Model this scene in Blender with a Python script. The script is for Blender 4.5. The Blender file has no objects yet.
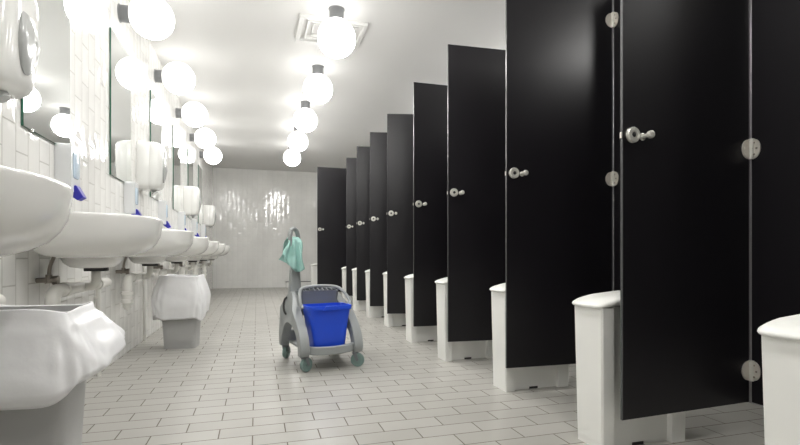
import bpy, bmesh, math, random
from mathutils import Vector, Matrix
PI = math.pi
random.seed(4)
S = bpy.context.scene
C = S.collection

# ------------------------------------------------------------------ camera, world, exposure
cd = bpy.data.cameras.new('camera'); cam = bpy.data.objects.new('camera', cd); C.objects.link(cam)
cam.location = (0, 0, 0.70)
cam.rotation_euler = (PI/2, 0, -math.radians(16.65))
cd.sensor_width = 36; cd.lens = 36*478/800; cd.shift_y = (256-222.5)/800
cd.clip_start = 0.02
S.camera = cam
w = bpy.data.worlds.new('world'); S.world = w; w.use_nodes = True
w.node_tree.nodes['Background'].inputs[0].default_value = (1, 1, 1, 1)
w.node_tree.nodes['Background'].inputs[1].default_value = 0.02
S.view_settings.view_transform = 'Standard'; S.view_settings.look = 'None'
S.view_settings.gamma = 1; S.view_settings.use_curve_mapping = False
S.view_settings.exposure = 0.62
CEIL_BACK, CEIL_FRONT, WALL_BACK, WALL_FRONT = 3.0, 44.0, 1.4, 13.0        # emission of the opal globes: near the collar, and at the open side where the bulb faces

# ------------------------------------------------------------------ materials
def mat(name, col, rough=.5, metal=0., spec=.5, bump=None, coat=0., noise=None, emit=None, alpha=None, trans=None):
    m = bpy.data.materials.new(name); m.use_nodes = True
    nt = m.node_tree; b = nt.nodes['Principled BSDF']
    b.inputs['Base Color'].default_value = (*col, 1)
    b.inputs['Roughness'].default_value = rough; b.inputs['Metallic'].default_value = metal
    b.inputs['Specular IOR Level'].default_value = spec
    b.inputs['Coat Weight'].default_value = coat
    if emit:
        b.inputs['Emission Color'].default_value = (*emit[0], 1); b.inputs['Emission Strength'].default_value = emit[1]
    if alpha is not None: b.inputs['Alpha'].default_value = alpha
    if trans is not None: b.inputs['Transmission Weight'].default_value = trans
    if noise or bump:
        tc = nt.nodes.new('ShaderNodeTexCoord')
        n = nt.nodes.new('ShaderNodeTexNoise'); n.inputs['Scale'].default_value = (noise or bump)[0]; n.inputs['Detail'].default_value = 4
        nt.links.new(tc.outputs['Object'], n.inputs['Vector'])
        if noise:
            mx = nt.nodes.new('ShaderNodeMix'); mx.data_type = 'RGBA'
            k = noise[1]
            mx.inputs[6].default_value = (*[c*(1-k) for c in col], 1); mx.inputs[7].default_value = (*[min(1, c*(1+k)) for c in col], 1)
            nt.links.new(n.outputs['Fac'], mx.inputs[0]); nt.links.new(mx.outputs[2], b.inputs['Base Color'])
        if bump:
            n2 = nt.nodes.new('ShaderNodeTexNoise'); n2.inputs['Scale'].default_value = bump[0]; n2.inputs['Detail'].default_value = 4
            nt.links.new(tc.outputs['Object'], n2.inputs['Vector'])
            bp = nt.nodes.new('ShaderNodeBump'); bp.inputs['Strength'].default_value = bump[1]; bp.inputs['Distance'].default_value = bump[2]
            nt.links.new(n2.outputs['Fac'], bp.inputs['Height']); nt.links.new(bp.outputs[0], b.inputs['Normal'])
    return m

def tile_mat(name, axes, bw, rh, off, mortar, c1, c2, cm, rough, tilt, depth=.002, wob=0., pillow=.0009):
    """running-bond tiles laid in world metres; each tile sits at its own tiny tilt"""
    m = bpy.data.materials.new(name); m.use_nodes = True
    nt = m.node_tree; L = nt.links; N = nt.nodes.new; b = nt.nodes['Principled BSDF']
    geo = N('ShaderNodeNewGeometry'); sp = N('ShaderNodeSeparateXYZ'); cb = N('ShaderNodeCombineXYZ')
    L.new(geo.outputs['Position'], sp.inputs[0])
    for k in range(2):
        a = N('ShaderNodeMath'); a.operation = 'ADD'; a.inputs[1].default_value = off[k]
        L.new(sp.outputs['XYZ'.index(axes[k])], a.inputs[0]); L.new(a.outputs[0], cb.inputs[k])
    def brick(ca, cb_, mo, sm):
        t = N('ShaderNodeTexBrick'); t.inputs['Scale'].default_value = 1; t.offset = .5; t.squash = 1
        t.inputs['Brick Width'].default_value = bw; t.inputs['Row Height'].default_value = rh
        t.inputs['Mortar Size'].default_value = mortar; t.inputs['Mortar Smooth'].default_value = sm
        t.inputs['Color1'].default_value = (*ca, 1); t.inputs['Color2'].default_value = (*cb_, 1); t.inputs['Mortar'].default_value = (*mo, 1)
        L.new(cb.outputs[0], t.inputs['Vector']); return t
    t = brick(c1, c2, cm, .1)
    nz = N('ShaderNodeTexNoise'); nz.inputs['Scale'].default_value = 2.2; nz.inputs['Detail'].default_value = 6
    L.new(geo.outputs['Position'], nz.inputs['Vector'])
    mr = N('ShaderNodeMapRange'); mr.inputs[1].default_value = .3; mr.inputs[2].default_value = .7; mr.inputs[3].default_value = .92; mr.inputs[4].default_value = 1.04
    L.new(nz.outputs['Fac'], mr.inputs[0])
    mu = N('ShaderNodeMix'); mu.data_type = 'RGBA'; mu.blend_type = 'MULTIPLY'; mu.inputs[0].default_value = 1
    L.new(t.outputs['Color'], mu.inputs[6]); L.new(mr.outputs[0], mu.inputs[7]); L.new(mu.outputs[2], b.inputs['Base Color'])
    r = N('ShaderNodeMapRange'); r.inputs[3].default_value = rough; r.inputs[4].default_value = .8
    L.new(t.outputs['Fac'], r.inputs[0]); L.new(r.outputs[0], b.inputs['Roughness'])
    inv = N('ShaderNodeMath'); inv.operation = 'SUBTRACT'; inv.inputs[0].default_value = 1; L.new(t.outputs['Fac'], inv.inputs[1])
    bp = N('ShaderNodeBump'); bp.inputs['Strength'].default_value = .6; bp.inputs['Distance'].default_value = depth
    L.new(inv.outputs[0], bp.inputs['Height'])
    # slightly pillowed face of each glazed tile
    if wob:
        tp = N('ShaderNodeTexBrick'); tp.inputs['Scale'].default_value = 1; tp.offset = .5
        tp.inputs['Brick Width'].default_value = bw; tp.inputs['Row Height'].default_value = rh
        tp.inputs['Mortar Size'].default_value = rh*.42; tp.inputs['Mortar Smooth'].default_value = 1
        L.new(cb.outputs[0], tp.inputs['Vector'])
        iv = N('ShaderNodeMath'); iv.operation = 'SUBTRACT'; iv.inputs[0].default_value = 1; L.new(tp.outputs['Fac'], iv.inputs[1])
        b0 = N('ShaderNodeBump'); b0.inputs['Strength'].default_value = 1; b0.inputs['Distance'].default_value = pillow
        L.new(iv.outputs[0], b0.inputs['Height']); L.new(b0.outputs[0], bp.inputs['Normal'])
    # per-tile tilt: random grey per tile -> small shift of the normal
    t2 = brick((0, 0, 0), (1, 1, 1), (.5, .5, .5), 0)
    wn = N('ShaderNodeTexWhiteNoise'); wn.noise_dimensions = '1D'
    sp2 = N('ShaderNodeSeparateColor'); L.new(t2.outputs['Color'], sp2.inputs[0]); L.new(sp2.outputs[0], wn.inputs['W'])
    sub = N('ShaderNodeVectorMath'); sub.operation = 'SUBTRACT'; sub.inputs[1].default_value = (.5, .5, .5); L.new(wn.outputs['Color'], sub.inputs[0])
    sc = N('ShaderNodeVectorMath'); sc.operation = 'SCALE'; sc.inputs['Scale'].default_value = tilt; L.new(sub.outputs[0], sc.inputs[0])
    ad = N('ShaderNodeVectorMath'); ad.operation = 'ADD'; L.new(bp.outputs[0], ad.inputs[0]); L.new(sc.outputs[0], ad.inputs[1])
    last = ad
    if wob:
        n3 = N('ShaderNodeTexNoise'); n3.inputs['Scale'].default_value = 9; L.new(geo.outputs['Position'], n3.inputs['Vector'])
        s3 = N('ShaderNodeVectorMath'); s3.operation = 'SUBTRACT'; s3.inputs[1].default_value = (.5, .5, .5); L.new(n3.outputs['Color'], s3.inputs[0])
        c3 = N('ShaderNodeVectorMath'); c3.operation = 'SCALE'; c3.inputs['Scale'].default_value = wob; L.new(s3.outputs[0], c3.inputs[0])
        a3 = N('ShaderNodeVectorMath'); a3.operation = 'ADD'; L.new(last.outputs[0], a3.inputs[0]); L.new(c3.outputs[0], a3.inputs[1]); last = a3
    nm = N('ShaderNodeVectorMath'); nm.operation = 'NORMALIZE'; L.new(last.outputs[0], nm.inputs[0])
    L.new(nm.outputs[0], b.inputs['Normal'])
    return m

H = .7
M = {}
M['floor'] = tile_mat('floor_tiles', 'XY', .252, .1067, (10.097, 10.0), .0024, (.405, .395, .365), (.45, .44, .41), (.17, .15, .12), .38, .012, .0015, .02, 0.)
WT = ((.85, .845, .82), (.86, .855, .83), (.50, .49, .46))
M['wall_side'] = tile_mat('side_wall_tiles', 'ZY', .212, .106, (3.02, 9.0), .0028, *WT, .08, .034, .0016, .03)
M['wall_end'] = tile_mat('end_wall_tiles', 'ZX', .212, .106, (3.02, 9.0), .002, (.86, .855, .83), (.87, .865, .84), (.76, .755, .73), .08, .032, .0010, .008)
M['ceiling'] = mat('painted_ceiling', (.76, .755, .74), .6, noise=(1.3, .02))
M['laminate'] = mat('black_laminate', (.0085, .0075, .0095), .36, spec=.38, noise=(3, .15), bump=(420, .05, .0004))
M['panel_edge'] = mat('panel_edge', (.06, .06, .063), .3)
M['aluminium'] = mat('brushed_aluminium', (.55, .55, .56), .30, .85)
M['steel'] = mat('satin_steel', (.70, .67, .62), .36, .55, bump=(60, .1, .0005))
M['lock'] = mat('brushed_lock_metal', (.66, .65, .60), .3, .35, bump=(90, .1, .0005))
M['dark'] = mat('dark_recess', (.02, .02, .02), .5)
M['ceramic'] = mat('glazed_ceramic', (.87, .865, .84), .10, coat=.3)
M['white_plastic'] = mat('white_plastic', (.82, .82, .79), .32)
M['dryer'] = mat('dryer_enamel', (.80, .80, .775), .14, coat=.4)
M['grey_window'] = mat('grey_window', (.42, .43, .42), .2)
M['mirror'] = mat('mirror_silver', (.90, .92, .91), .015, 1.)
M['glass_edge'] = mat('green_glass_edge', (.03, .13, .085), .15)
M['pipe'] = mat('waste_pipe_plastic', (.76, .75, .71), .3)
M['valve'] = mat('tarnished_chrome', (.30, .27, .24), .3, 1.)
M['chrome'] = mat('chrome', (.82, .81, .79), .16, .9)
M['black_rubber'] = mat('black_rubber', (.02, .02, .02), .6)
M['fitting'] = mat('lamp_collar', (.20, .205, .21), .45)
def globe_mat(name, axis, back, front):
    m = mat(name, (.9, .9, .9), .2, emit=((1, .985, .955), 1)); nt = m.node_tree
    tc = nt.nodes.new('ShaderNodeTexCoord'); d = nt.nodes.new('ShaderNodeVectorMath'); d.operation = 'DOT_PRODUCT'
    d.inputs[1].default_value = Vector(axis).normalized(); nt.links.new(tc.outputs['Normal'], d.inputs[0])
    r = nt.nodes.new('ShaderNodeMapRange'); r.interpolation_type = 'SMOOTHSTEP'
    r.inputs[1].default_value = 0; r.inputs[2].default_value = .9; r.inputs[3].default_value = back; r.inputs[4].default_value = front
    nt.links.new(d.outputs['Value'], r.inputs[0]); nt.links.new(r.outputs[0], nt.nodes['Principled BSDF'].inputs['Emission Strength'])
    return m
M['globe_ceiling'] = globe_mat('opal_glass_ceiling_globe', (0, 0, -1), CEIL_BACK, CEIL_FRONT)
M['globe_wall'] = globe_mat('opal_glass_wall_globe', (.5, 0, -.87), WALL_BACK, WALL_FRONT)
M['bin_grey'] = mat('grey_bin_plastic', (.46, .46, .455), .42, noise=(12, .03))
M['bag'] = mat('white_bin_liner', (.92, .92, .935), .3, bump=(10, .35, .010), noise=(6, .05))
M['trolley'] = mat('grey_trolley_plastic', (.31, .328, .328), .42, noise=(20, .04))
M['press'] = mat('dark_grey_press_plastic', (.20, .215, .23), .4)
M['bucket'] = mat('blue_bucket_plastic', (.012, .075, .68), .32)
M['wheel'] = mat('teal_grey_wheel', (.20, .29, .27), .5)
M['cloth'] = mat('mint_microfibre', (.36, .60, .55), .9, bump=(160, .4, .003), noise=(25, .12))
M['dispenser'] = mat('dispenser_body', (.70, .71, .72), .25)
M['window_blue'] = mat('pale_blue_window', (.55, .66, .76), .12)
M['nozzle'] = mat('blue_nozzle', (.02, .02, .34), .3)
M['vent'] = mat('vent_paint', (.72, .72, .70), .4)

# ------------------------------------------------------------------ helpers
def obj(name, bm, m, parent=None, angle=35, loc=None, bevel=0.):
    me = bpy.data.meshes.new(name)
    bmesh.ops.remove_doubles(bm, verts=bm.verts, dist=1e-6)
    bmesh.ops.recalc_face_normals(bm, faces=bm.faces)
    bm.to_mesh(me); bm.free()
    for x in (m if isinstance(m, (list, tuple)) else [m]): me.materials.append(x)
    me.shade_smooth(); me.set_sharp_from_angle(angle=math.radians(angle))
    o = bpy.data.objects.new(name, me); C.objects.link(o)
    if parent: o.parent = parent
    if loc: o.location = loc
    if bevel:
        bv = o.modifiers.new('bevel', 'BEVEL'); bv.width = bevel; bv.segments = 2; bv.limit_method = 'ANGLE'; bv.angle_limit = math.radians(40)
        bv.harden_normals = False
    return o
def tag(o, label=None, cat=None, group=None, kind=None):
    if label: o['label'] = label
    if cat: o['category'] = cat
    if group: o['group'] = group
    if kind: o['kind'] = kind
    return o
def thing(name, label, cat, loc=(0, 0, 0), rotz=0, group=None):
    o = bpy.data.objects.new(name, None); C.objects.link(o); o.empty_display_size = .05
    o.location = loc; o.rotation_euler = (0, 0, rotz)
    return tag(o, label, cat, group)
def dup(root, loc, rotz=0, label=None):
    r = root.copy(); C.objects.link(r); r.location = loc; r.rotation_euler = (0, 0, rotz)
    if label: r['label'] = label
    for ch in list(root.children):
        c = ch.copy(); C.objects.link(c); c.parent = r
        for g in list(ch.children):
            d = g.copy(); C.objects.link(d); d.parent = c
    return r
B = bmesh.new
def box(bm, x0, x1, y0, y1, z0, z1, mi=0):
    v = [bm.verts.new((x, y, z)) for x in (x0, x1) for y in (y0, y1) for z in (z0, z1)]
    for f in ((0, 1, 3, 2), (4, 6, 7, 5), (0, 4, 5, 1), (2, 3, 7, 6), (0, 2, 6, 4), (1, 5, 7, 3)):
        bm.faces.new([v[i] for i in f]).material_index = mi
    return bm
def loft(bm, rings, cap0=True, cap1=True, closed=False):
    R = [[bm.verts.new(p) for p in r] for r in rings]
    n = len(R[0])
    pairs = list(zip(R, R[1:])) + ([(R[-1], R[0])] if closed else [])
    for a, b in pairs:
        for i in range(n):
            j = (i+1) % n
            bm.faces.new((a[i], a[j], b[j], b[i]))
    if not closed:
        if cap0: bm.faces.new(R[0][::-1])
        if cap1: bm.faces.new(R[-1])
    return bm
def srect(hx, hy, z, e=6, n=48, cx=0, cy=0):
    """rounded rectangle ring (superellipse)"""
    r = []
    for k in range(n):
        t = 2*PI*k/n; c, s = math.cos(t), math.sin(t)
        r.append((cx+hx*math.copysign(abs(c)**(2/e), c), cy+hy*math.copysign(abs(s)**(2/e), s), z))
    return r
def tube(bm, pts, r, n=12, caps=True, closed=False, sx=1., up=None):
    P = [Vector(p) for p in pts]; rings = []; prev = None
    rr = r if isinstance(r, (list, tuple)) else [r]*len(P)
    m = len(P)
    for i, p in enumerate(P):
        a = P[(i-1) % m] if (closed or i > 0) else p
        b = P[(i+1) % m] if (closed or i < m-1) else p
        d = (b-a).normalized()
        if prev is None:
            u = Vector(up) if up else (Vector((0, 0, 1)) if abs(d.z) < .9 else Vector((1, 0, 0)))
        else: u = prev
        u = (u - d*u.dot(d)).normalized(); v = d.cross(u); prev = u
        rings.append([p + u*math.cos(2*PI*k/n)*rr[i]*sx + v*math.sin(2*PI*k/n)*rr[i] for k in range(n)])
    return loft(bm, rings, caps, caps, closed)
def smooth(pts, k=6, closed=False):
    """Catmull-Rom"""
    P = [Vector(p) for p in pts]; out = []; m = len(P)
    rng = range(m) if closed else range(m-1)
    for i in rng:
        p0 = P[(i-1) % m] if closed or i > 0 else P[0]; p1 = P[i]; p2 = P[(i+1) % m]
        p3 = P[(i+2) % m] if closed or i+2 < m else P[-1]
        for j in range(k):
            t = j/k
            out.append(.5*((2*p1)+(p2-p0)*t+(2*p0-5*p1+4*p2-p3)*t*t+(3*p1-p0-3*p2+p3)*t**3))
    if not closed: out.append(P[-1])
    return out
def lathe(bm, prof, n=32, mtx=None):
    """profile (r, z) round z; r=0 closes with a fan"""
    mtx = mtx or Matrix(); prev = None
    for r, z in prof:
        ring = [bm.verts.new(mtx @ Vector((0, 0, z)))] if r < 1e-6 else \
               [bm.verts.new(mtx @ Vector((r*math.cos(2*PI*k/n), r*math.sin(2*PI*k/n), z))) for k in range(n)]
        if prev:
            for k in range(n):
                j = (k+1) % n
                a = [prev[0]] if len(prev) == 1 else [prev[k], prev[j]]
                b = [ring[0]] if len(ring) == 1 else [ring[j], ring[k]]
                if len(a)+len(b) > 2: bm.faces.new(a+b)
        prev = ring
    return bm
def prism(bm, poly, w0, w1, f):
    """2-D polygon extruded from w0 to w1; f(u, v, w) -> point"""
    a = [bm.verts.new(f(u, v, w0)) for u, v in poly]; b = [bm.verts.new(f(u, v, w1)) for u, v in poly]
    n = len(poly); bm.faces.new(a[::-1]); bm.faces.new(b)
    for i in range(n): bm.faces.new((a[i], a[(i+1) % n], b[(i+1) % n], b[i]))
    return bm
RX = lambda a: Matrix.Rotation(a, 4, 'X'); RY = lambda a: Matrix.Rotation(a, 4, 'Y'); T = lambda *v: Matrix.Translation(v)
def struct(name, bm, m, parent=None):
    o = obj(name, bm, m, parent); return tag(o, kind='structure') if not parent else o

# ------------------------------------------------------------------ room
XL, XR, YN, YF, ZC = -.91, 3.12, -4.0, 10.99, 2.604
struct('floor', box(B(), XL-.1, XR+.1, YN-.1, YF+.1, -.1, 0), M['floor'])
struct('ceiling', box(B(), XL-.1, XR+.1, YN-.1, YF+.1, ZC, ZC+.1), M['ceiling'])
struct('wall_left', box(B(), XL-.1, XL, YN-.1, YF+.1, 0, ZC), M['wall_side'])
struct('wall_right', box(B(), XR, XR+.1, YN-.1, YF+.1, 0, ZC), M['wall_side'])
struct('wall_back', box(B(), XL, XR, YF, YF+.1, 0, ZC), M['wall_end'])
struct('wall_front', box(B(), XL, XR, YN-.1, YN, 0, ZC), M['wall_end'])
o = box(B(), .62, 1.70, YF-.10, YF, 0, .118)
tr = struct('trim_1', o, M['wall_end'])
struct('ledge_cap', box(B(), .61, 1.71, YF-.105, YF, .118, .132), M['panel_edge'], tr)

# ------------------------------------------------------------------ globe lamps
prof = []
RG = .146
for k in range(0, 25):
    a = -PI/2 + PI*k/24
    prof.append((RG*math.cos(a) if 0 < k < 24 else 0, RG*math.sin(a)))
def globe_lamp(name, label, cat, loc, mtx, group):
    # mtx maps lamp axis (+z away from the surface it is fixed to)
    t = thing(name, label, cat, loc, 0, group)
    L = .082 if cat.startswith('ceiling') else .06
    obj('collar', lathe(B(), [(0, 0), (.062, 0), (.062, .003), (.056, .006), (.056, L+.02), (.05, L+.024), (0, L+.024)], 32, mtx), M['fitting'], t)
    obj('glass_globe', lathe(B(), [(r, z+L+RG-.006) for r, z in prof], 40, mtx), M['globe_ceiling' if cat.startswith('ceiling') else 'globe_wall'], t, 60)
    return t
ordn = ['nearest', 'second', 'third', 'fourth', 'fifth', 'sixth', 'seventh', 'eighth', 'ninth']
cy = [.10*H, 1.82*H, 3.53*H, 5.25*H, 6.92*H, 8.58*H, 10.2*H, 11.93*H]
clab = ['white globe ceiling lamp above the camera, behind the picture', 'white globe ceiling lamp just above the picture',
        'white globe ceiling lamp next in front of the square vent, above the picture',
        'large glowing globe ceiling lamp in front of the square vent', 'second glowing globe ceiling lamp, the one right after the vent',
        'third glowing globe ceiling lamp counting from the square vent', 'fourth glowing globe ceiling lamp, second from the end wall',
        'small glowing globe ceiling lamp nearest the end wall']
p = None
for i, y in enumerate(cy):
    if i == 0:
        p = globe_lamp('ceiling_lamp', clab[0], 'ceiling lamp', (.84*H, y, ZC), Matrix.Rotation(PI, 4, 'X'), 'globe lamps along the ceiling')
    else: dup(p, (.84*H if i < 5 else .82*H, y, ZC), 0, clab[i])
for k in range(5):
    dup(p, (2.46, 1.0+1.474*k, ZC), 0, 'globe ceiling lamp over the cubicles, hidden behind the %s tall black doors' % ['nearest', 'second pair of', 'middle', 'farther', 'farthest'][k])
wy = [(.16+1.72*k)*H for k in range(8)]
wlab = ['globe wall lamp behind the camera on the tiled wall', 'globe wall lamp above the nearest washbasin, out of the picture',
        'globe wall lamp over the second washbasin, above the picture',
        'largest glowing globe wall lamp in view, over the mirror with the big white hand dryer',
        'glowing globe wall lamp second in view, over the next mirror past the white hand dryer', 'glowing globe wall lamp third in view along the mirrors',
        'glowing globe wall lamp, second from the end wall', 'smallest glowing globe wall lamp, nearest the end wall']
for i, y in enumerate(wy):
    if i == 0: q = globe_lamp('wall_lamp', wlab[0], 'wall lamp', (XL, y, 3.4*H), RY(PI/2), 'globe lamps above the mirrors')
    else: dup(q, (XL, y, 3.4*H), 0, wlab[i])

# ------------------------------------------------------------------ ceiling vent
v = thing('ceiling_vent', 'square white ceiling vent with stepped recess behind the first globe lamp', 'ceiling vent', (.595, 4.04, ZC))
bm = B()
hx, hy = .275, .23
def frame(bm, ox, oy, ix, iy, z0, z1):
    rings = [[(-ox, -oy, z0), (ox, -oy, z0), (ox, oy, z0), (-ox, oy, z0)], [(-ox, -oy, z1), (ox, -oy, z1), (ox, oy, z1), (-ox, oy, z1)],
             [(-ix, -iy, z1), (ix, -iy, z1), (ix, iy, z1), (-ix, iy, z1)], [(-ix, -iy, z0), (ix, -iy, z0), (ix, iy, z0), (-ix, iy, z0)]]
    return loft(bm, rings, closed=True)
obj('outer_frame', frame(B(), hx, hy, hx-.035, hy-.035, 0, -.028), M['vent'], v, bevel=.004)
bm = B(); frame(bm, hx-.07, hy-.07, hx-.085, hy-.085, 0, -.02); frame(bm, hx-.12, hy-.12, hx-.13, hy-.13, 0, -.016)
obj('baffle', bm, M['vent'], v)
bm = box(B(), -.075, .075, -.045, .045, -.02, -.001); obj('centre_plate', bm, M['bin_grey'], v, bevel=.004)

# ------------------------------------------------------------------ wall things above the basins
def mirror(y, label, first=[None]):
    if first[0]: return dup(first[0], (XL, y, 1.75*H), 0, label)
    t = thing('wall_mirror', label, 'mirror', (XL, y, 1.75*H), 0, 'frameless mirrors on the tiled wall')
    w_, h_ = .497, .945
    bm = box(B(), .001, .011, 0, w_, 0, h_)
    o = obj('glass_pane', bm, [M['glass_edge'], M['mirror']], t)
    for f in o.data.polygons:
        if f.normal.x > .9: f.material_index = 1
    for yy in (.08, w_-.08):
        obj('mirror_clip', box(B(), .0, .014, yy-.008, yy+.008, -.004, .008), M['chrome'], t, bevel=.002)
    first[0] = t; return t
my = [(3.25+1.72*k)*H for k in (-2, -1, 0, 1, 2, 3, 4, 5)]
mlab = ['frameless mirror beside the camera, out of the picture', 'frameless mirror by the cropped hand dryer, above the nearest basin',
        'large frameless mirror at far left, right behind the cropped dryer', 'frameless mirror reflected beside the large white hand dryer, above the third basin',
        'frameless mirror just past the large white hand dryer', 'frameless mirror beside the middle small hand dryer',
        'frameless mirror just past the middle small hand dryer', 'frameless mirror beside the farthest hand dryer']
for i in range(1, 8): mirror(my[i], mlab[i])

def dryer(y, label, first=[None]):
    if first[0]: return dup(first[0], (XL, y, 1.235), 0, label)
    t = thing('hand_dryer', label, 'hand dryer', (XL, y, 1.235), 0, 'white hand dryers on the tiled wall')
    D, W, Hh = .19, .25, .385
    rings = []
    n = 44
    for x, s, e in ((.001, .985, 7), (.02, 1.0, 7), (.085, 1.0, 6), (.092, .985, 6), (.095, .985, 6), (.10, 1.0, 6), (.14, .975, 6), (.163, .93, 5.5), (.178, .85, 5), (.187, .70, 4.4), (.19, .45, 4)):
        r = []
        for k in range(n):
            a = 2*PI*k/n; c, s_ = math.cos(a), math.sin(a)
            yy = W/2*math.copysign(abs(c)**(2/e), c)*s; zz = Hh/2*math.copysign(abs(s_)**(2/e), s_)*s
            zf = (zz/Hh+.5)
            r.append((x*(1-.10*(1-zf)), W/2+yy*(1-.04*zf), Hh/2+zz))
        rings.append(r)
    obj('housing', loft(B(), rings), M['dryer'], t, 50)
    # oval grey window standing on the bulged front
    rings = []
    for dx, s in ((-.02, 1.0), (.004, 1.0), (.007, .93), (.008, .5)):
        rings.append([(.172+dx+.016*(1-abs(math.sin(a)*s)), W/2+.062*math.cos(a)*s, Hh*.47+.115*math.sin(a)*s) for a in [2*PI*k/32 for k in range(32)]])
    obj('sensor_window', loft(B(), rings), M['grey_window'], t, 60)
    bm = B(); tube(bm, smooth([(.09, W/2, .03), (.10, W/2, .0), (.112, W/2, -.022)]), .024, 20)
    obj('air_nozzle', bm, M['grey_window'], t)
    first[0] = t; return t
dryer(2.50*H, 'large cropped white hand dryer at the top left corner')
dryer(5.99*H, 'whole white rounded hand dryer mounted beside the third basin mirror')
dryer(9.62*H, 'middle small white hand dryer above the row of basins')
dryer(13.1*H, 'farthest and smallest white hand dryer near the end wall')

def dispenser(y, label, first=[None]):
    if first[0]: return dup(first[0], (XL, y, .98), 0, label)
    t = thing('soap_dispenser', label, 'soap dispenser', (XL, y, .98), 0, 'soap dispensers above the basins')
    rings = []
    for x, s in ((.001, 1), (.063, 1), (.069, .98)):
        rings.append([(x, .065+ (p_[0])*s, .14+p_[1]*s) for p_ in [(a[0], a[1]) for a in srect(.062, .115, 0, 12, 40)]])
    obj('housing', loft(B(), rings), M['dispenser'], t, 40)
    bm = B(); rings = []
    for x, s in ((.066, 1), (.072, 1), (.074, .9)):
        rings.append([(x, .065+p_[0]*s, .155+p_[1]*s) for p_ in srect(.040, .062, 0, 6, 32)])
    obj('level_window', loft(bm, rings), M['window_blue'], t, 40)
    # blue angular push nozzle under the front
    bm = prism(B(), [(.045, .055), (.078, .060), (.108, .004), (.082, -.012), (.040, .018)], .040, .095, lambda u, v_, w_: (u, w_, v_))
    obj('blue_nozzle', bm, M['nozzle'], t, bevel=.003)
    first[0] = t; return t
for i, lb in enumerate(['white soap dispenser with blue nozzle right above the second basin', 'white soap dispenser under the whole white hand dryer',
                        'white soap dispenser above the fourth basin', 'white soap dispenser under the middle small hand dryer',
                        'white soap dispenser above the sixth basin, second from the end', 'white soap dispenser nearest the end wall']):
    dispenser((3.72+1.74*i)*H, lb)

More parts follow.
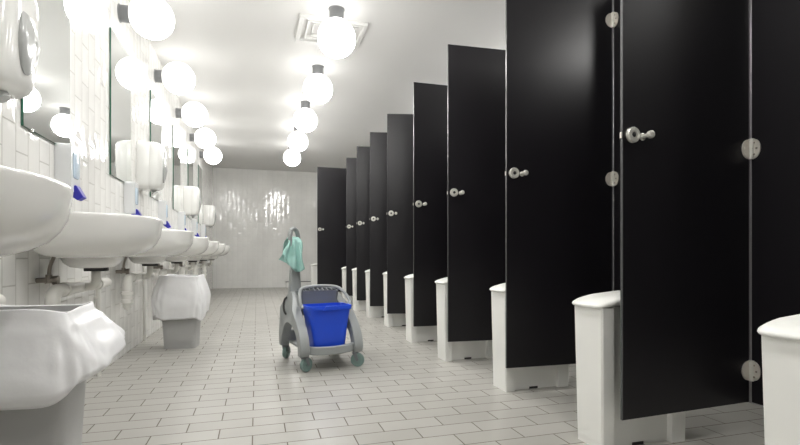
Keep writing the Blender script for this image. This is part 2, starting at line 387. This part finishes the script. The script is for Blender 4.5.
# ------------------------------------------------------------------ washbasins
def dring(s, z, xc=.20, af=.275, ab=.194, hy=.325, sx=None, n=64, shift=0.):
    r = []
    sx = s if sx is None else sx
    for k in range(n):
        t = 2*PI*k/n; c, s_ = math.cos(t), math.sin(t)
        e = 2.25 if c > 0 else 6
        ax = af if c > 0 else ab
        # blend exponent near the sides so that the outline stays smooth
        x = ax*math.copysign(abs(c)**(2/e), c); y = hy*math.copysign(abs(s_)**(2/e), s_)
        r.append((xc + shift + x*sx, y*s**.82 - .035, z))
    return r
basin_cy = [(1.88+1.72*k)*H for k in range(7)]
def basin(y, label, first=[None]):
    if first[0]: return dup(first[0], (XL, y, 0), 0, label)
    t = thing('washbasin', label, 'washbasin', (XL, y, 0), 0, 'white wall washbasins under the mirrors')
    rings = []
    for s, z, sh in ((.10, .690, -.02), (.38, .692, -.02), (.58, .699, -.018), (.74, .713, -.014), (.85, .734, -.008), (.92, .760, -.003), (.965, .790, 0), (.988, .825, 0),
                     (1.0, .853, 0), (1.003, .864, 0), (.998, .871, 0), (.985, .874, 0), (.955, .874, 0), (.94, .870, 0)):
        rings.append(dring(s, z, shift=sh))
    for s, z, sh in ((.86, .862, .01), (.80, .845, .02), (.74, .81, .02), (.62, .775, .02), (.42, .757, .02), (.12, .750, .02)):
        rings.append(dring(s, z, shift=sh))
    obj('basin_bowl', loft(B(), rings), M['ceramic'], t, 60)
    # lower trap bulge behind the bowl
    rings = [srect(.12*a, .135*a, z, 3, 40, .165, .07) for a, z in ((1.0, .72), (.98, .69), (.88, .665), (.70, .649), (.45, .643), (.1, .642))]
    obj('bowl_underside', loft(B(), rings), M['ceramic'], t, 60)
    obj('drain_flange', lathe(B(), [(0, .628), (.05, .628), (.052, .634), (.05, .645), (0, .645)], 28, T(.17, .10, 0)), M['black_rubber'], t)
    # waste pipe: down from the drain, along the wall, into the bottle trap
    bm = B(); tube(bm, smooth([(.17, .10, .635), (.17, .10, .61), (.165, .115, .575), (.14, .15, .553), (.10, .17, .55)], 6), .021, 16)
    tube(bm, [(.085, .58, .55), (.085, -.12, .55)], .027, 18)
    tube(bm, smooth([(.085, -.10, .55), (.085, -.145, .547), (.085, -.17, .52), (.085, -.172, .47), (.085, -.172, .40)], 5), .029, 18)
    for y_ in (-.06, .40): tube(bm, [(.085, y_, .55), (.085, y_+.05, .55)], .033, 18)
    obj('waste_pipe', bm, M['pipe'], t)
    obj('bottle_trap', lathe(B(), [(0, .345), (.012, .347), (.022, .356), (.026, .37), (.026, .385), (.036, .388), (.036, .412), (.031, .414), (.031, .44), (.037, .443), (.037, .465), (.028, .468), (0, .468)], 24, T(.085, -.172, 0)), M['pipe'], t)
    bm = B(); tube(bm, [(.022, .66, 0), (.022, .66, .68)], .014, 16); box(bm, .004, .022, .645, .675, .45, .465)
    obj('riser_pipe', bm, M['pipe'], t)
    # stop valve with hose
    bm = B(); tube(bm, [(.004, -.11, .595), (.065, -.11, .595)], .011, 12); tube(bm, [(.05, -.11, .585), (.05, -.11, .62)], .013, 12)
    tube(bm, [(.065, -.11, .595), (.085, -.11, .595)], .02, 10)
    tube(bm, [(.03, -.09, .584), (.03, .02, .584)], .005, 8)
    obj('stop_valve', bm, M['valve'], t)
    bm = B(); tube(bm, smooth([(.05, -.11, .62), (.052, -.10, .66), (.07, -.09, .715)], 5), .0075, 10)
    obj('supply_hose', bm, M['valve'], t)
    # low mixer tap on the back deck
    bm = B(); lathe(bm, [(0, .866), (.024, .866), (.024, .872), (.019, .877), (.018, .900), (0, .905)], 24, T(.055, 0, 0))
    tube(bm, smooth([(.055, 0, .885), (.10, 0, .895), (.145, 0, .89), (.155, 0, .878)], 5), .009, 12)
    tp = obj('tap', bm, M['chrome'], t)
    bm = B(); tube(bm, [(.055, 0, .903), (.06, -.03, .908), (.075, -.09, .913)], [.007, .006, .0045], 10)
    obj('tap_lever', bm, M['chrome'], tp)
    first[0] = t; return t
blab = ['nearest white washbasin, cropped by the left side of the picture', 'second white washbasin, wide bowl seen edge-on behind the nearest one',
        'third white washbasin from the left', 'fourth white washbasin from the left', 'fifth white washbasin, in the far half of the row',
        'sixth white washbasin, next to last before the end wall', 'last and smallest white washbasin, nearest the end wall']
for y, lb in zip(basin_cy, blab): basin(y, lb)

# ------------------------------------------------------------------ waste bins with liners
def bin_body(bm, hx0, hy0, hx1, hy1, h):
    rings = [srect(hx0, hy0, 0, 9), srect(hx0, hy0, .004, 9)]
    for k in range(1, 9):
        t = k/8; rings.append(srect(hx0+(hx1-hx0)*t, hy0+(hy1-hy0)*t, h*t, 9))
    rings += [srect(hx1-.006, hy1-.006, h, 9), srect(hx1-.008, hy1-.008, h-.05, 9), srect(hx0-.005, hy0-.005, .02, 9)]
    return loft(bm, rings)
def bag_mesh(hx, hy, h, hem, flare, seed, droop=0., late=False):
    rnd = random.Random(seed); ph = [rnd.uniform(0, 6.28) for _ in range(8)]
    n = 200; rings = []
    def wav(a, k): return (.45*math.sin(5*a+ph[0]+.5*k)+.3*math.sin(9*a+ph[1]-.7*k)+.25*math.sin(16*a+ph[2]+k)+.15*math.sin(27*a+ph[3]))
    levels = [(-.16, .80, 0, .03), (-.07, .90, 0, .028), (-.02, .955, 0, .014), (0.004, .985, .0, .008), (.007, 1.0, .0, .006), (.003, 1.02, .0, .006)]
    for dz, s, fl, am in levels:
        base = srect(hx*s, hy*s, h+dz, 6, n)
        rings.append([(x*(1+am*wav(i/n*2*PI, 0)), y*(1+am*wav(i/n*2*PI, 0)), z+.006*math.sin(3*i/n*2*PI+ph[5])+.012*am*30*wav(i/n*2*PI, 3)*(.3 if dz < 0 else .05)) for i, (x, y, z) in enumerate(base)])
    K = 24
    for k in range(1, K+1):
        t = k/K
        fl = flare*(math.sin(min(1, t*1.5)*PI/2) - .3*max(0, t-.7)/.3)
        if late: fl = flare*(.25*min(1, t*5)+.75*math.sin(min(1, max(0, t-.1)*1.25)*PI/2)**1.6) - .03*max(0, t-.88)/.12
        base = srect(hx*1.02+fl, hy*1.02+fl*.8, 0, 5, n)
        am = .006+.026*t
        r = []
        for i, (x, y, z) in enumerate(base):
            a = i/n*2*PI
            lo = hem + droop*math.cos(a-(.3 if late else .6)) + .018*math.sin(2*a+ph[6]) + .012*math.sin(5*a+ph[7])
            zz = h + (lo-h)*t
            rdg = lambda v_: 1-2*abs(((v_/PI) % 1)-.5)*2
            fold = .5*(.010*rdg(4*a+5*t+ph[0])+.008*rdg(-6*a+7*t+ph[1])+.006*rdg(11*a+3*t+ph[4])+.005*rdg(3*a-12*t+ph[2]))
            q = 1+am*wav(a, k*.146)+fold*min(1, t*3)*1.6
            r.append((x*q, y*q, zz))
        rings.append(r)
    # turn the hem inwards
    r = [(x*.95, y*.95, z+.012) for x, y, z in rings[-1]]; rings.append(r)
    r = [(x*.97, y*.97, z+.05) for x, y, z in r]; rings.append(r)
    return loft(B(), rings, False, False)
def waste_bin(loc, rot, label, h, hem, flare, seed, droop, late=False):
    t = thing('waste_bin', label, 'waste bin', loc, rot)
    obj('bin_body', bin_body(B(), .112, .088, .142, .112, h), M['bin_grey'], t, 40)
    tag(obj('bin_liner', bag_mesh(.146, .116, h, hem, flare, seed, droop, late), M['bag'], t, 180), 'white plastic bag folded over the rim')
    return t
waste_bin((-.63, 1.60, 0), 0, 'grey waste bin with white bag in the near left corner', .548, .338, .085, 3, .062, True)
waste_bin((-.555, 4.02, 0), math.radians(-6), 'smaller-looking grey waste bin with white bag farther along the basins', .545, .235, .045, 8, .012)

# ------------------------------------------------------------------ toilet cubicles
XH, PITCH, Y1, ZB, ZT = 1.82, .737, 1.379, .14, 2.08
def hinge_bm(bm, z):
    # half-round leaf on the door's near face, half-round leaf on the fixed panel's outer face, barrel between
    n = 14
    pa = [(-.012-.042*math.sin(PI*k/n)**.8, z-.038*math.cos(PI*k/n)) for k in range(n+1)]
    prism(bm, pa, -.006, -.0105, lambda u, v_, w_: (u, w_, v_))
    for dz in (-.022, 0, .022):
        lathe(bm, [(0, .0125), (.004, .0122), (.0045, .0105)], 10, T(-.040, 0, z+dz) @ RX(PI/2))
    return bm
def make_door(width, label, loc, rot):
    t = thing('cubicle_door', label, 'cubicle door', loc, rot, 'black cubicle doors standing open')
    bm = box(B(), -width, -.012, -.0055, .0055, ZB, ZT)
    obj('door_panel', bm, M['laminate'], t, bevel=.0015)
    obj('edge_strip', box(B(), -width-.002, -width, -.005, .005, ZB, ZT), M['panel_edge'], t)
    for z in (.262, 1.108, 1.95):
        hg = obj('hinge', hinge_bm(B(), z), M['steel'], t)
        bm = tube(B(), [(-.012, -.014, z-.039), (-.012, -.014, z-.0015)], .0085, 14); tube(bm, [(-.012, -.014, z-.002), (-.012, -.014, z+.002)], .006, 14)
        tube(bm, [(-.012, -.014, z+.0015), (-.012, -.014, z+.039)], .0100, 14)
        obj('hinge_barrel', bm, M['lock'], hg)
    zl = 1.114
    bm = lathe(B(), [(0, .0065), (.027, .0065), (.027, .015), (.0245, .019), (.012, .0195), (.0115, .016), (0, .016)], 32, T(-width+.037, 0, zl) @ RX(PI/2))
    lk = obj('lock_plate', bm, M['lock'], t)
    bm = lathe(B(), [(0, .0165), (.0085, .0165), (.0085, .018), (.004, .0215), (0, .0215)], 16, T(-width+.037, 0, zl) @ RX(PI/2))
    obj('keyhole', bm, M['dark'], lk)
    bm = lathe(B(), [(0, .0065), (.013, .0065), (.013, .009), (.0075, .012), (.0065, .018), (.0075, .030), (.0125, .036), (.0135, .042), (.0125, .0485), (.008, .0515), (.0045, .0515), (0, .049)], 24, T(-width+.083, 0, zl-.002) @ RX(PI/2))
    obj('door_knob', bm, M['lock'], t)
    bm = box(B(), -width-.006, -width, -.004, .004, zl-.012, zl+.008); lathe(bm, [(0, .0065), (.012, .0065), (.012, .02), (.009, .024), (0, .024)], 20, T(-width+.037, 0, zl) @ RX(-PI/2))
    obj('latch', bm, M['steel'], t)
    return t
def hinge_y(i): return Y1 + PITCH*(i-1)
angs = {0: -1, 1: 3.0, 2: -1.7, 3: -4.1, 4: -1.4, 5: -14.5, 6: -12.5, 7: -11.4, 8: -10.2}
dlab = {0: 'black cubicle door beside the camera, out of the picture to the right', 1: 'largest black cubicle door, nearest in view, hinged beside the picture right edge',
        2: 'tall black cubicle door second from the right, cut off by the picture top', 3: 'black cubicle door third from the right, its top just inside the picture',
        4: 'black cubicle door fourth from the right', 5: 'black cubicle door fifth from the right', 6: 'narrow distant black cubicle door sixth from the right',
        7: 'narrow distant black cubicle door seventh from the right', 8: 'narrowest black cubicle door, right beside the wide grey-looking one'}
proto = make_door(.6275, dlab[1], (XH, hinge_y(1), 0), math.radians(angs[1]))
for i in (0, 2, 3, 4, 5, 6, 7, 8): dup(proto, (XH, hinge_y(i), 0), math.radians(angs[i]), dlab[i])
make_door(.925, 'wide black cubicle door at the end of the row, facing the camera flat on', (XH, 7.46, 0), 0)
# fixed panels
def partition(y, label, first=[None]):
    if first[0]: return dup(first[0], (XH, y, 0), 0, label)
    t = thing('cubicle_partition', label, 'cubicle partition', (XH, y, 0), 0, 'black fixed partitions between the cubicles')
    obj('front_panel', box(B(), -.0065, .0065, -.19, -.0121, ZB, ZT), M['laminate'], t, bevel=.001)
    obj('dividing_panel', box(B(), .0065, XR-XH, -.072, -.059, ZB, ZT), M['laminate'], t, bevel=.001)
    obj('corner_profile', box(B(), -.009, .012, -.012, .002, ZB-.004, ZT), M['aluminium'], t, bevel=.0015)
    obj('bottom_trim', box(B(), -.008, .008, -.191, -.0121, ZB-.006, ZB), M['aluminium'], t)
    for z in (.262, 1.108, 1.95):
        bm = B(); n = 14
        pa = [(-.014-.033*math.sin(PI*k/n)**.8, z-.038*math.cos(PI*k/n)) for k in range(n+1)]
        prism(bm, pa, -.006, -.0105, lambda u, v_, w_: (w_, u, v_))
        for dz in (-.022, 0, .022):
            lathe(bm, [(0, .0125), (.004, .0122), (.0045, .0105)], 10, T(0, -.034+abs(dz)*.4, z+dz) @ RY(-PI/2))
        lf = obj('hinge_leaf', bm, M['steel'], t)
        for dz in (-.022, 0, .022):
            obj('screw', lathe(B(), [(0, .0135), (.0035, .0135), (.004, .0100)], 10, T(0, -.034+abs(dz)*.4, z+dz) @ RY(-PI/2)), M['valve'], lf)
    for x in (.35, 1.1):
        obj('panel_foot', lathe(B(), [(0, 0), (.03, 0), (.03, .006), (.01, .01), (.01, ZB), (0, ZB)], 20, T(x, -.0655, 0)), M['aluminium'], t)
    first[0] = t; return t
plab = {1: 'black partition holding the hinges of the nearest door in view', 2: 'black partition holding the hinges of the second door from the right'}
for i in range(0, 9):
    partition(hinge_y(i), plab.get(i, 'black partition hidden behind the %s cubicle door from the right' % ordn[i-1] if i > 1 else 'black partition beside the camera, out of the picture'))
partition(7.46, 'black partition holding the wide door at the end of the row')

# ------------------------------------------------------------------ slim white sanitary bins
def slim_bin(x, y, label, first=[None]):
    """x, y: near left bottom corner"""
    if first[0]: return dup(first[0], (x, y, 0), 0, label)
    t = thing('sanitary_bin', label, 'sanitary bin', (x, y, 0), 0, 'slim white bins behind the cubicle doors')
    W, D, Hb = .38, .14, .515
    def outline(z):
        g = .009*z/Hb                                   # flares upwards
        x0, x1, y0, y1 = -g, W+g, -g, D+g
        r_ = .006; a, b_ = .052, .068; rec = .022       # recessed front and rear panels between corner posts
        return [(x0, y0+r_, z), (x0+r_, y0, z), (x0+a, y0, z), (x0+a+.002, y0+rec, z), (x1-b_-.002, y0+rec, z), (x1-b_, y0, z), (x1-r_, y0, z), (x1, y0+r_, z),
                (x1, y1-r_, z), (x1-r_, y1, z), (x1-b_, y1, z), (x1-b_-.002, y1-rec, z), (x0+a+.002, y1-rec, z), (x0+a, y1, z), (x0+r_, y1, z), (x0, y1-r_, z)]
    bm = loft(B(), [outline(z) for z in (.0, .004, .2, .4, Hb)])
    obj('bin_body', bm, M['white_plastic'], t, 25)
    bm = B()
    box(bm, .150, .200, .0195, .0225, 0, .011)
    obj('foot_notch', bm, M['dark'], t)
    # domed lid: lip, rounded nose, bow rising to the middle of its length
    rings = []
    cx, cy_ = W/2, D/2
    for s, z, k in ((-.003, .508, .7), (.005, .509, .75), (.011, .513, .8), (.0135, .518, .88), (.012, .523, .95), (.006, .527, 1), (-.008, .530, 1), (-.035, .532, 1), (-.062, .533, 1)):
        r = []
        for px, py, _ in srect(W/2+.009+s, D/2+.009+s, 0, 9, 56):
            u = px/(W/2+.02)
            bow = .034*(1-u*u)*k
            r.append((cx+px, cy_+py, z+bow))
        rings.append(r)
    obj('bin_lid', loft(B(), rings), M['white_plastic'], t, 60)
    first[0] = t; return t
dD = {1: (1.178, 1.425), 2: (1.226, 2.20), 3: (1.198, 2.96), 4: (1.192, 3.67), 5: (1.236, 4.55), 6: (1.210, 5.265), 7: (1.194, 5.985), 8: (1.182, 6.71)}
slab = {1: 'large slim white bin between the two nearest black doors', 2: 'whole slim white bin behind the second door from the right',
        3: 'slim white bin behind the third door from the right', 4: 'slim white bin behind the fourth door from the right', 5: 'slim white bin behind the fifth door from the right',
        6: 'slim white bin behind the sixth door from the right', 7: 'slim white bin behind the seventh door from the right', 8: 'slim white bin behind the narrowest door, beside the wide end door'}
for i in sorted(dD): slim_bin(dD[i][0], dD[i][1], slab[i])
slim_bin(1.160, .70, 'white bin with rounded lid cropped by the right side of the picture')
slim_bin(.985, 9.1, 'farthest slim white bin, peeking out left of the wide end door')

# ------------------------------------------------------------------ mop trolley
tr = thing('mop_trolley', 'grey plastic mop trolley on castors standing on the tiled floor', 'mop trolley', (.393, 3.165, 0), math.radians(11.5))
HW = .158
# side frames: arch over the wheels rising to a peak; leaning inwards towards the top
outer = smooth([(-.245, .095), (-.258, .14), (-.232, .215), (-.17, .285), (-.09, .345), (-.01, .40), (.06, .445), (.13, .462), (.185, .44), (.225, .36), (.25, .26), (.262, .17), (.255, .095)], 4)
inner = smooth([(-.195, .095), (-.19, .145), (-.165, .195), (-.12, .235), (-.06, .26), (0, .27), (.04, .27), (.08, .262), (.13, .235), (.165, .195), (.19, .15), (.20, .12), (.205, .095)], 4)
for sgn in (-1, 1):
    bm = B()
    def F(u, v_, w_, s=sgn):
        lean = -.045*max(0, (v_-.36)/.10)
        return (s*(HW+.018+lean+w_), u, v_)
    ra = [[bm.verts.new(F(p_[0], p_[1], w_)) for p_ in outer] for w_ in (-.032, .026)]
    rb = [[bm.verts.new(F(p_[0], p_[1], w_)) for p_ in inner] for w_ in (-.032, .026)]
    n = len(outer)
    for i in range(n-1):
        bm.faces.new((ra[1][i], ra[1][i+1], rb[1][i+1], rb[1][i])); bm.faces.new((ra[0][i+1], ra[0][i], rb[0][i], rb[0][i+1]))
        bm.faces.new((ra[0][i], ra[0][i+1], ra[1][i+1], ra[1][i])); bm.faces.new((rb[1][i], rb[1][i+1], rb[0][i+1], rb[0][i]))
    for i in (0, n-1): bm.faces.new((ra[0][i], ra[1][i], rb[1][i], rb[0][i]))
    obj('side_frame', bm, M['trolley'], tr, 50, bevel=.008)
# front bar, rear bar and floor tray
bm = B()
arc = [(-.172, -.205, .145), (-.12, -.232, .128), (0, -.24, .122), (.12, -.232, .128), (.172, -.205, .145)]
rings = []
for x, y, z in smooth(arc, 5):
    rings.append([(x, y-.016, z-.026), (x, y+.016, z-.026), (x, y+.016, z+.024), (x, y-.016, z+.024)])
loft(bm, rings)
obj('front_bar', bm, M['trolley'], tr, 40, bevel=.007)
obj('rear_bar', box(B(), -.17, .17, .19, .235, .12, .20), M['trolley'], tr, bevel=.01)
obj('base_tray', box(B(), -.15, .15, -.23, .20, .112, .128), M['trolley'], tr, bevel=.004)
# castors
for (x, y, a) in ((-.165, -.215, .5), (.165, -.215, -.7), (-.165, .225, .9), (.165, .225, .2)):
    c_, s_ = math.cos(a), math.sin(a)
    mt = T(x, y, 0) @ Matrix.Rotation(a, 4, 'Z')
    bm = B(); lathe(bm, [(0, .083), (.022, .083), (.022, .09), (.010, .097), (0, .097)], 20, mt)
    for sd in (-1, 1):
        prism(bm, [(-.012, .088), (.014, .088), (.026, .045), (.016, .035), (.006, .045)], sd*.017, sd*.0205, lambda u, v_, w_: mt @ Vector((u, w_, v_)))
    prism(bm, [(-.012, .083), (.014, .083), (.014, .091), (-.012, .091)], -.0205, .0205, lambda u, v_, w_: mt @ Vector((u, w_, v_)))
    cs = obj('castor', bm, M['press'], tr)
    bm = lathe(B(), [(0, -.016), (.010, -.016), (.012, -.011), (.030, -.011), (.034, -.014), (.041, -.012), (.044, -.006), (.044, .006), (.041, .012), (.034, .014), (.030, .011), (.012, .011), (.010, .016), (0, .016)], 32,
               mt @ T(.014, 0, .044) @ RX(PI/2))
    obj('wheel', bm, M['wheel'], cs, 30)
# mast and loop handle
bm = B()
mx, my_ = -.108, .20
rings = []
for z, a, b_ in ((.40, .044, .040), (.47, .040, .036), (.55, .035, .030), (.66, .029, .027), (.72, .027, .026)):
    rings.append(srect(a, b_, z, 5, 24, mx, my_))
loft(bm, rings)
obj('mast', bm, M['trolley'], tr, 50)
bm = B()
lp = smooth([(mx-.018, my_-.012, .69), (mx-.036, my_-.035, .76), (mx-.044, my_-.045, .83), (mx-.034, my_-.038, .872), (mx-.008, my_-.01, .885), (mx+.020, my_+.015, .862), (mx+.036, my_+.028, .80), (mx+.036, my_+.022, .74), (mx+.016, my_+.01, .69)], 6)
tube(bm, lp, .0145, 14, up=(0, 1, 0))
obj('loop_handle', bm, M['trolley'], tr)
# wringer press behind the bucket
bm = B()
rings = [srect(.118, .055, .315, 7, 40, 0, .045), srect(.125, .062, .40, 7, 40, 0, .05), srect(.135, .07, .468, 7, 40, 0, .055), srect(.137, .072, .474, 7, 40, 0, .055), srect(.128, .062, .474, 7, 40, 0, .055), srect(.118, .05, .39, 7, 40, 0, .05), srect(.11, .045, .335, 7, 40, 0, .045)]
loft(bm, rings)
pr = obj('wringer_press', bm, M['press'], tr, 40)
bm = B()
for k in range(7):
    xx = -.09+.03*k
    tube(bm, [(xx, -.005, .468), (xx, .05, .488), (xx, .11, .478)], .0055, 8)
tube(bm, [(-.125, .035, .478), (0, .05, .492), (.125, .035, .478)], .008, 10)
tube(bm, [(-.125, .075, .476), (0, .09, .490), (.125, .075, .476)], .008, 10)
obj('press_grille', bm, M['press'], pr)
# bow handle arching over the bucket
bm = B(); tube(bm, smooth([(-.157, -.145, .375), (-.162, -.11, .42), (-.135, -.03, .483), (-.07, .0, .502), (.07, .0, .502), (.135, -.03, .483), (.165, -.11, .42), (.160, -.145, .375)], 7), .0105, 12, sx=.8)
obj('bow_handle', bm, M['trolley'], tr)
# black release lever at the left side
bm = B(); tube(bm, smooth([(-.155, .19, .425), (-.185, .165, .41), (-.200, .14, .365), (-.196, .12, .325), (-.17, .115, .305)], 6), .007, 10)
obj('release_lever', bm, M['black_rubber'], tr)
for z_ in (.34, .39):
    bm = lathe(B(), [(0, 0), (.012, 0), (.012, .008), (0, .01)], 16, T(-.176+.05*max(0, (z_-.18)/.28)*1.0, .17, z_) @ RY(-PI/2))
# bucket: lifts out, a thing of its own
bk = thing('bucket', 'blue plastic mop bucket hanging in the grey trolley', 'bucket', tr.location + Matrix.Rotation(math.radians(11.5), 3, 'Z') @ Vector((.004, -.125, .13)), math.radians(11.5))
rings = []
prof_b = [(0, .100, .070), (.004, .104, .074), (.05, .110, .080), (.11, .117, .080), (.18, .127, .084), (.235, .136, .086), (.2355, .143, .095), (.258, .145, .097), (.262, .143, .095), (.262, .136, .087), (.235, .130, .081), (.11, .112, .075), (.012, .098, .068)]
for z, a, b_ in prof_b: rings.append(srect(a, b_, z, 7, 48))
obj('bucket_body', loft(B(), rings), M['bucket'], bk, 35)
bm = prism(B(), [(-.055, .235), (.055, .235), (.035, .262), (-.035, .262)], -.108, -.094, lambda u, v_, w_: (u, w_, v_))
obj('pouring_lip', bm, M['bucket'], bk, bevel=.003)
# cloth draped over the mast
cl = thing('cleaning_cloth', 'mint green cloth draped over the trolley handle', 'cleaning cloth', tr.location + Matrix.Rotation(math.radians(11.5), 3, 'Z') @ Vector((mx-.012, my_, .655)), math.radians(11.5))
def cloth(nu=26, nv=34):
    bm = B(); g = []
    for j in range(nv+1):
        v_ = j/nv*2-1                         # -1 front hem .. 0 over the handle .. 1 rear hem
        row = []
        for i in range(nu+1):
            u = i/nu*2-1
            side = -1 if v_ < 0 else 1
            drop = abs(v_)**1.05
            L = (.18 if side < 0 else .16) + .045*math.sin(2.2*u+1.0)*drop + (.03*u if side < 0 else -.03*u)
            z = .165 - L*drop + .010*(1-u*u) - .02*math.cos(PI*min(1, abs(v_)*4))*0
            x = u*(.042+.030*drop) - .022*drop*(1 if side < 0 else .2) + .006*math.sin(7*v_+3*u)
            fold = .016*math.sin(7.5*u+1.4*side)*min(1, drop*2.2)+.007*math.sin(15*u+4*v_)*drop
            y = side*(.036*min(1, abs(v_)*6)**.6+.030*drop) + fold - .012
            row.append(bm.verts.new((x, y, z)))
        g.append(row)
    for j in range(nv):
        for i in range(nu): bm.faces.new((g[j][i], g[j][i+1], g[j+1][i+1], g[j+1][i]))
    return bm
cb_ = obj('cloth_sheet', cloth(), M['cloth'], cl, 180)
so = cb_.modifiers.new('solid', 'SOLIDIFY'); so.thickness = .004; so.offset = 0
